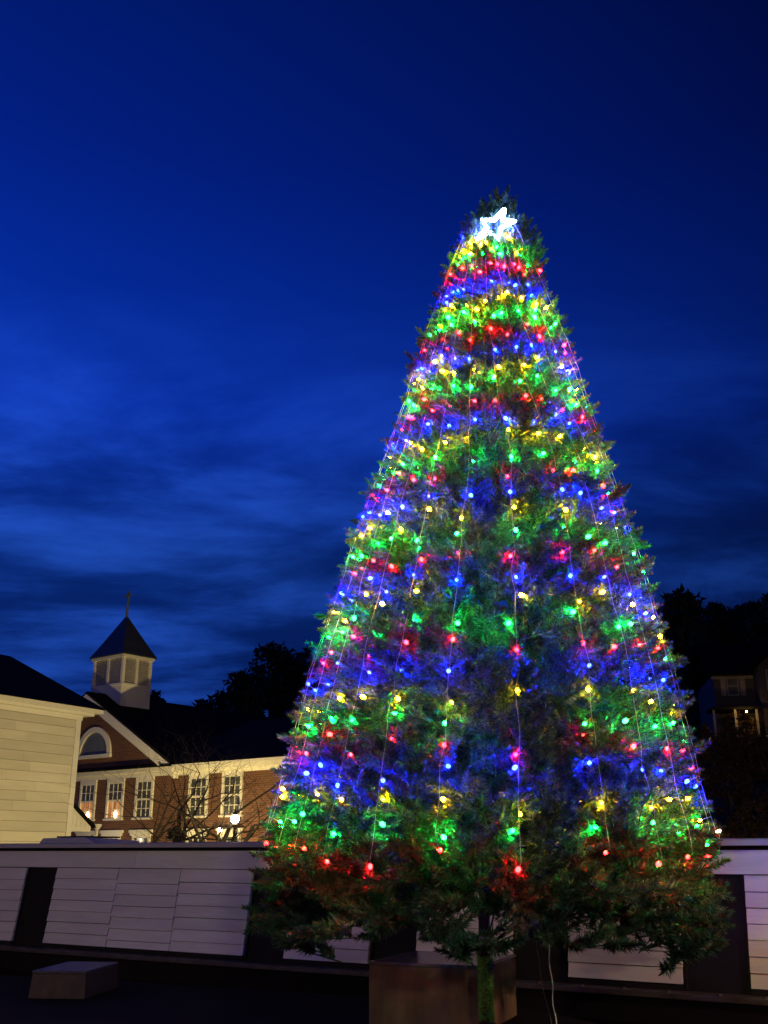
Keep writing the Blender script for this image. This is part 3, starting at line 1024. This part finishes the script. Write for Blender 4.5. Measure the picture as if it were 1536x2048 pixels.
def build_tree():
    root = empty('christmas_tree', (tcx(0), TY, 0), 0,
                 'tall artificial christmas tree of green needle branches strung with coloured lights', 'christmas tree')
    ox, oy = tcx(0), TY
    # trunk pole, leaning a little with the tree
    tr = MB()
    tr.tube([(0, 0, .02), (0, 0, .9), (tcx(4) - ox, 0, 4.0), (tcx(8.1) - ox, 0, 8.1)], [.055, .05, .04, .02], 10)
    tr.build('trunk', M['steel'], root, smooth=True)
    # tinsel-like needle wrap round the lower trunk
    n = 5200
    a = npr.uniform(0, 2 * np.pi, n)
    z = npr.uniform(.17, .74, n)
    rr = .050
    p0 = np.stack([rr * np.cos(a), rr * np.sin(a), z], 1)
    d = np.stack([np.cos(a), np.sin(a), npr.normal(.1, .7, n)], 1) + npr.normal(0, .45, (n, 3))
    d /= np.linalg.norm(d, axis=1)[:, None]
    s = np.cross(d, npr.normal(0, 1, (n, 3))); s /= np.linalg.norm(s, axis=1)[:, None]
    L = npr.uniform(.018, .036, n)[:, None]
    V = np.stack([p0 + s * .003, p0 - s * .003, p0 + d * L], 1).reshape(-1, 3)
    link('trunk_wrap', tri_mesh('trunk_wrap', V, np.arange(len(V)).reshape(-1, 3), M['tinsel']), root)
    # stand
    for k in range(4):
        an = .6 + k * math.pi / 2
        f = MB(); f.tube([(0, 0, .16), (.12 * math.cos(an), .12 * math.sin(an), .08), (.55 * math.cos(an), .55 * math.sin(an), .03)], [.04, .035, .028], 8)
        f.build('stand_foot', M['steel'], root, smooth=True)
    hub = MB(); hub.lathe([(.052, .66), (.075, .68), (.075, .76), (.052, .78)], 12); hub.build('hub', M['steel'], root)
    # bare steel arms of the lowest tier
    for k in range(14):
        an = 2 * math.pi * (k + .35) / 14 + rng.uniform(-.1, .1)
        zz = .70 + (k % 2) * .05
        c, s_ = math.cos(an), math.sin(an)
        ar = MB(); ar.tube([(.06 * c, .06 * s_, zz), (.45 * c, .45 * s_, zz + .17), (1.0 * c, 1.0 * s_, zz + .36), (1.7 * c, 1.7 * s_, zz + .44)], [.009, .0085, .008, .005], 6)
        ar.build('branch_arm', M['steel'], root)
    # branches
    full = [branch_tris(100 + k, 150, 5) for k in range(6)]
    thin = [branch_tris(200 + k, 80, 5) for k in range(3)]
    full_me = [tri_mesh('branch', v, np.arange(len(v)).reshape(-1, 3), M['needle']) for v in full]
    places = []    # (matrix, variant index or thin, front distance, outer flag)
    r = random.Random(5)

    def put(phi, z, inset, pitch, s, outer, roll):
        bough = noise.noise(Vector((phi * prad(z) / .42, z / .38, 3.7)))     # boughs stand out, dark hollows lie between
        if outer is True:
            inset += max(-.05, -.26 * bough * min(1, prad(z)))
        rad = prad(z) - inset
        c = Vector((tcx(z) - ox + rad * math.cos(phi), -rad * math.sin(phi), z))
        yaw = -phi + r.gauss(0, .28)
        m = Matrix.Translation(c) @ Matrix.Rotation(yaw, 4, 'Z') @ Matrix.Rotation(-pitch, 4, 'Y') @ Matrix.Rotation(roll, 4, 'X') @ Matrix.Scale(s, 4)
        m = m @ Matrix.Translation((-.46, 0, 0))
        places.append((m, phi, z, outer))

    z = .93
    tier = 0
    while z < 8.25:
        rad = prad(z)
        f = z / 8.0
        s = 1.12 - .50 * f
        nb = max(6, int(2 * math.pi * rad / (.34 * s + .02)))
        for k in range(nb):
            phi = 2 * math.pi * (k + .5 * (tier % 2) + r.uniform(-.3, .3)) / nb
            zz = z + r.uniform(-.09, .09)
            pitch = .26 + .45 * f * f + r.gauss(0, .22) + (-.30 if z < 1.2 else 0)
            put(phi, zz, r.uniform(-.035, .13) * (1 - .5 * f), pitch, s * r.uniform(.88, 1.12), True, r.gauss(0, .35))
        if z > .97:
            nb2 = max(3, int(2 * math.pi * rad * .72 / .33))
            for k in range(nb2):
                phi = 2 * math.pi * (k + r.random()) / nb2
                put(phi, z + r.uniform(-.1, .1), .22 * rad + r.uniform(-.05, .1) + (.22 * rad if k % 3 == 0 else 0), .15 + .5 * f * f + r.gauss(0, .2), s * 1.1, False, r.gauss(0, .5))
        z += .265 * (1 - .38 * f)
        tier += 1
    # a few tips drooping below the lowest tier
    for k in range(34):
        phi = 2 * math.pi * (k + r.random()) / 34
        put(phi, .92 + r.uniform(0, .06), r.uniform(.05, .75), -.38 + r.gauss(0, .25), r.uniform(.6, .85), True, r.gauss(0, .5))
    # short tufts right behind the bulbs, which they light up
    small = [branch_tris(400 + k, 100, 3) for k in range(4)]
    for ph, bz in BULB_SPOTS:
        for side in (-1, 1):
            if r.random() < .8:
                put(ph + side * r.uniform(.03, .10) / max(.4, prad(bz)), bz + r.uniform(.0, .12), r.uniform(.0, .06), .15 + .5 * (bz / 8) ** 2 + r.gauss(0, .3), .62 * r.uniform(.85, 1.2), 'small', r.gauss(0, .6))
    # upright tuft at the very top
    for k in range(5):
        m = Matrix.Translation((tcx(8.1) - ox, 0, 8.02)) @ Matrix.Rotation(k * 1.3, 4, 'Z') @ Matrix.Rotation(-R(50), 4, 'Y') @ Matrix.Scale(.45, 4)
        places.append((m, 1.5, 8.1, True))
    leader = spray(np.random.default_rng(3), .36, 220, .060, .012)
    leader = leader[:, [2, 1, 0]] + np.array([tcx(8.1) - ox, 0, 8.02])
    link('leader_tip', tri_mesh('leader_tip', leader, np.arange(len(leader)).reshape(-1, 3), M['needle']), root)
    # the 300 that show largest are single parts, the rest one mass
    camloc = Vector((-ox, -oy, 1.5))
    cand = sorted((i for i, p in enumerate(places) if p[3] is True and math.sin(p[1]) > .05), key=lambda i: (places[i][0].translation - camloc).length)
    single = set(cand[:300])
    V = []
    for i, (m, phi, z, outer) in enumerate(places):
        if i in single:
            o = link('branch', full_me[i % 6], root)
            o.matrix_local = m
        else:
            front = math.sin(phi) > -.35
            v = small[i % 4] if outer == 'small' else (full[i % 6] if (outer and front) else thin[i % 3])
            mm = np.array(m)
            V.append(v @ mm[:3, :3].T + mm[:3, 3])
    V = np.concatenate(V)
    o = link('needle_mass', tri_mesh('needle_mass', V, np.arange(len(V)).reshape(-1, 3), M['needle']), root)
    tag(o, kind='stuff')
    print('branches', len(places), 'mass tris', len(V) // 3)


build_tree()

# ------------------------------------------------------------------ light strings draped from the top
def bulb_mesh(m):
    b = MB()
    b.lathe([(.005, .011), (.010, .006), (.0118, -.003), (.0098, -.012), (.004, -.018)], 8)
    return b.mesh('bulb', m, True)


def bulb_light(name, col, watts):
    d = bpy.data.lights.new(name, 'POINT')
    d.color = col
    d.energy = watts
    d.shadow_soft_size = .009
    return d


BULB_LIGHTS = [bulb_light('bulb_light_blue', (.0, .004, 1.0), 26.0), bulb_light('bulb_light_yellow', (1.0, .34, .0), 6.5),
               bulb_light('bulb_light_green', (.0, 1.0, .09), 7.0), bulb_light('bulb_light_red', (1.0, .0, .002), 4.0)]
BULBS = [bulb_mesh(M[k]) for k in ('b_blue', 'b_yellow', 'b_green', 'b_red')]


def light_string(phi_deg, zend, seed):
    r = random.Random(seed)
    root = empty('light_string', (tcx(7.45), TY, 7.45), 0,
                 'string of blue, yellow, green and red bulbs hanging down the christmas tree', 'string lights', 'light strings draped over the tree')
    ox, oz = tcx(7.45), 7.45
    pts, leads = [], []
    wire = MB()
    for ph, z, rr in string_spots(phi_deg, zend, seed):
        rw = prad(z) * .985 + .004 + r.uniform(-.006, .006)
        p = Vector((tcx(z) - ox + rw * math.cos(ph), -rw * math.sin(ph), z - oz))
        pts.append(p)
        q = Vector((tcx(z) - ox + rr * math.cos(ph), -rr * math.sin(ph), z - oz - r.uniform(.0, .035)))
        q += Vector((math.sin(ph), math.cos(ph), 0)) * r.uniform(-.04, .04)
        leads.append(q)
    fine = [pts[0] + Vector((0, .02, .12))]
    for a, b in zip(pts[:-1], pts[1:]):
        fine += [a, (a + b) / 2 + Vector((r.gauss(0, .004), r.gauss(0, .004), 0))]
    fine.append(pts[-1])
    wire.tube(fine, .0021, 4)
    for k, (p, d) in enumerate(zip(pts, leads)):
        if r.random() < .04 and 2 < k < 29:      # a lamp missing from its socket
            continue
        q, d = d, (d - p).normalized()
        wire.tube([p, p.lerp(q, .5) + Vector((0, 0, .004)), q], [.0018, .0018, .005], 5)
        o = link('bulb', BULBS[k % 4], root, tuple(q + d * .012))
        o.rotation_mode = 'QUATERNION'
        o.rotation_quaternion = (-d).to_track_quat('Z', 'Y')
        sc_ = r.uniform(.95, 1.55)
        o.scale = (sc_, sc_, sc_)
        lo = link('bulb_light', BULB_LIGHTS[k % 4], root, tuple(q + d * (.012 + .032 * sc_)))     # the glow leaves at the bulb's tip
    wire.build('wire', M['wire'], root)


for i, (ph, ze) in enumerate(STRINGS):
    light_string(ph, ze, 40 + i)

# ------------------------------------------------------------------ star near the top
def build_star():
    loc = Vector((1.14, TY - .46, 7.60))
    root = empty('star_topper', loc, 0, 'glowing white outline star near the top of the tree', 'star')
    q = Matrix.Rotation(R(-30), 4, 'Z') @ Matrix.Rotation(R(-14), 4, 'X') @ Matrix.Rotation(R(24), 4, 'Y')
    pts = []
    for k in range(11):
        a = math.pi / 2 + k * math.pi / 5
        rr = .215 if k % 2 == 0 else .092
        pts.append(q @ Vector((rr * math.cos(a), 0, rr * math.sin(a))))
    t = MB(); t.tube(pts, .022, 8)
    t.build('tube_light', M['star'], root, smooth=True)
    b = MB(); b.tube([q @ Vector((0, .0, -.09)), q @ Vector((0, .10, -.20)), q @ Vector((0, .25, -.25))], .008, 6)
    b.build('bracket', M['steel'], root)


build_star()

# ------------------------------------------------------------------ hanging power cords
def cord(name, pts, rad, m, label):
    root = empty(name, pts[-1], 0, label, 'cord')
    o0 = Vector(pts[-1])
    fine = []
    for k in range(len(pts) - 1):
        a, b = Vector(pts[k]), Vector(pts[k + 1])
        for j in range(8):
            t = j / 8
            fine.append(a.lerp(b, t) - o0 + Vector((.007 * math.sin((k * 8 + j) * 1.1), .004 * math.cos((k * 8 + j) * .9), 0)))
    fine.append(Vector(pts[-1]) - o0)
    c = MB(); c.tube(fine, rad, 6)
    c.build('cable', m, root, smooth=True)


cord('power_cord', [(1.33, 9.0, 1.10), (1.335, 8.99, .75), (1.35, 8.97, .35), (1.37, 8.95, .012)], .0048, M['cord'], 'pale power cord hanging from the tree to the plaza')
cord('thin_cord', [(1.27, 9.25, .95), (1.28, 9.2, .60), (1.36, 8.99, .010)], .0035, M['rail'], 'thin dark cord beside the pale power cord')

# ------------------------------------------------------------------ plants by the church
vm = bare_mesh(21, h=8.0, spread=1.0, levels=5, thick=2.1, stems=6, sides=5, kids=(3, 4), lean=.95)
root = empty('bare_tree', (-5.6, 33, hill(-5.6, 33)), .3, 'many-stemmed leafless small tree in front of the church wing', 'tree')
me = vm.mesh('crown', M['bark'])
half = MB()
link('crown', me, root)
st = MB(); st.tube([(0, 0, -.3), (0, 0, .05), (.02, 0, .2)], [.22, .17, .10], 8); st.build('trunk', M['bark'], root)
clump_tree('evergreen_shrub', (-7.0, 36, hill(-7, 36)), 2.85, 1.3, 31, 'dark conical evergreen shrub beside the leafless small tree', 'shrub', None, M['leaf'], 26, 120, .05, .10)

# ------------------------------------------------------------------ trees on the hills
for i, (px, top, Yd, w) in enumerate([(540, 1278, 78, 7.5), (478, 1335, 74, 6.0), (600, 1320, 80, 7.0), (405, 1398, 92, 6.5), (303, 1375, 95, 4.0), (650, 1300, 84, 8)]):
    x = (px - 768) / 2050 * Yd * .985
    zt = -.3 + (1706 - top) / 2050 * Yd * 1.02
    g = hill(x, Yd)
    lab = ['tallest dark round evergreen beyond the church roof', 'broad dark evergreen just left of the tallest one', 'dark evergreen between the tallest one and the christmas tree',
           'low dark evergreen at the end of the church ridge', 'far small evergreen beside the cupola', 'dark evergreen hidden mostly by the christmas tree'][i]
    clump_tree('evergreen_tree', (x, Yd, g), zt - g, w, 60 + i, lab, 'tree', 'evergreen trees beyond the church', M['leaf'], 64, 85, .10, .50)

for i, (px, top, Yd, w) in enumerate([(352, 1430, 104, 6), (385, 1412, 100, 6), (438, 1378, 96, 7), (508, 1325, 90, 7), (572, 1302, 92, 7.5), (628, 1285, 97, 8)]):
    x = (px - 768) / 2050 * Yd * .985
    zt = -.3 + (1706 - top) / 2050 * Yd * 1.02
    g = hill(x, Yd)
    clump_tree('slope_tree', (x, Yd, g), zt - g, w, 260 + i, 'dim evergreen massed on the slope behind the church roof', 'tree', 'trees massed on the slope behind the church', M['leaf'], 64, 75, .05, .50)
far = [split_bare(300 + k, h=13.0, spread=.75, levels=6, thick=1.5, sides=5, kids=(2, 4)) for k in range(3)]
r = random.Random(9)
for i in range(15):
    px = 455 + i * 16 + r.uniform(-10, 10)
    Yd = r.uniform(92, 112)
    x = (px - 768) / 2050 * Yd
    bare_tree('leafless_tree', (x, Yd, hill(x, Yd)), far[i % 3], r.uniform(1.0, 1.25), r.uniform(0, 6), 'tall leafless tree on the slope left behind the christmas tree', 'leafless trees left of the christmas tree')
for i in range(26):
    px = 1260 + i * 13 + r.uniform(-12, 12)
    Yd = r.uniform(84, 118)
    x = (px - 768) / 2050 * Yd
    bare_tree('leafless_tree', (x, Yd, hill(x, Yd)), far[i % 3], r.uniform(.85, 1.12), r.uniform(0, 6), 'tall leafless tree on the dark hill above the house', 'leafless trees on the right hill')
for i in range(8):
    px = 1270 + i * 42 + r.uniform(-12, 12)
    Yd = r.uniform(74, 96)
    x = (px - 768) / 2050 * Yd
    clump_tree('hillside_tree', (x, Yd, hill(x, Yd)), r.uniform(8.0, 11.5), r.uniform(6, 9), 90 + i, 'dark bushy tree on the hill behind the house', 'tree', 'bushy trees on the right hill', M['leaf'], 60, 75, .08, .55)

# ------------------------------------------------------------------ house on the right hill
def build_house():
    hx, hy = 19.9, 62.0
    g = hill(hx + 3, hy) - .3
    root = empty('hillside_house', (hx, hy, g), R(-9), 'dark sided house on the hill with a lit porch', 'house')
    T = 11.75 - g
    w = MB(); w.box(0, 9, 0, 7, -1.5, T); w.build('wall', M['house'], root)
    w = MB(); w.prism([(2.35, -1.6, -1.5), (6.6, -1.6, -1.5), (6.6, -1.6, T + .2), (4.5, -1.6, T + 2.0), (2.35, -1.6, T + .2)], (0, 1.599, 0)); w.build('front_bay', M['house'], root)
    rf = MB(); rf.prism([(-.4, -.4, T), (-.4, 3.5, T + 2.6), (-.4, 7.4, T), (-.4, 7.4, T - .12), (-.4, 3.5, T + 2.45), (-.4, -.4, T - .12)], (9.8, 0, 0)); rf.build('roof', M['slate'], root)
    for s, e in ((-1, 2.0), (1, 7.0)):
        rf = MB(); rf.prism([(4.5, -1.95, T + 2.1), (e, -1.95, T + .05), (e, -1.95, T + .2), (4.5, -1.95, T + 2.28)], (0, 3.6, 0)); rf.build('bay_roof', M['slate'], root)
    tr = MB(); tr.box(-.1, 2.3, -.05, -.002, T - .3, T - .125); tr.build('frieze_board', M['house_trim'], root)

    def win(x0, x1, y, z0, z1, pane='glass'):
        f = MB(); f.box(x0, x0 + .07, y - .05, y - .002, z0, z1).box(x1 - .07, x1, y - .05, y - .002, z0, z1).box(x0 + .07, x1 - .07, y - .05, y - .002, z1 - .08, z1).box(x0 + .07, x1 - .07, y - .05, y - .002, z0, z0 + .08)
        f.box(x0 + .07, x1 - .07, y - .04, y - .002, (z0 + z1) / 2 - .03, (z0 + z1) / 2 + .03)
        fo = f.build('window', M['house_trim'], root)
        p = MB(); p.box(x0 + .07, x1 - .07, y - .02, y - .003, z0 + .08, z1 - .08); p.build('pane', M[pane], fo)
    zw = 10.45 - g
    win(.75, 1.45, 0, zw, zw + 1.15)
    for a in (.40, 1.52):
        s = MB(); s.box(a, a + .30, -.04, -.003, zw, zw + 1.15); s.build('shutter', M['house_trim'], root)
    win(2.75, 3.25, -1.6, zw, zw + 1.25)
    win(3.45, 4.3, -1.6, zw, zw + 1.25)
    win(2.72, 3.05, -1.6, zw - 2.3, zw - 1.0, 'litpane')
    win(3.5, 4.3, -1.6, zw - 2.3, zw - 1.0, 'litpane')
    # porch with posts
    pr = MB(); pr.box(-.6, 2.34, -1.9, -.05, zw - 1.05, zw - .90); pr.build('porch_roof', M['slate'], root)
    fl = MB(); fl.box(-.6, 2.34, -1.9, -.05, zw - 3.0, zw - 2.85); fl.build('porch_floor', M['house'], root)
    for x in (-.5, .7, 1.9):
        p = MB(); p.box(x, x + .13, -1.85, -1.72, zw - 2.849, zw - 1.051); p.build('porch_post', M['house_trim'], root)
    lp = empty('porch_lamp', root.matrix_basis @ Vector((1.3, -2.4, zw - 1.25)), 0, 'small amber lamp under the porch roof of the hillside house', 'lamp')
    ball(.05, 8, 6).build('globe', M['porch'], lp, smooth=True)
    c = MB(); c.tube([(0, 0, .1), (0, 0, .2)], .02, 6); c.build('stem', M['lamp_metal'], lp)
    return g


hg = build_house()
for i in range(9):
    px = 1385 + i * 17
    Yd = (60.6 if i % 2 else 57.0) + r.uniform(-.6, .6)
    x = (px - 768) / 2050 * Yd * .99
    g = hill(x, Yd)
    clump_tree('porch_shrub', (x, Yd, g - .2), r.uniform(2.2, 3.8), r.uniform(1.7, 2.6), 130 + i, 'dry leafy shrub before the lit porch of the hillside house', 'shrub', 'shrubs before the lit porch', M['shrub'], 34, 34, .1, .20)
for i in range(16):
    px = 1310 + i * 17 + r.uniform(-10, 10)
    Yd = r.uniform(33, 52)
    x = (px - 768) / 2050 * Yd
    clump_tree('bank_shrub', (x, Yd, hill(x, Yd) - .2), r.uniform(1.0, 2.4), r.uniform(1.5, 3.0), 160 + i, 'low brown shrub on the dark bank behind the boat', 'shrub', 'shrubs on the dark bank', M['shrub'], 20, 60, .1, .2)
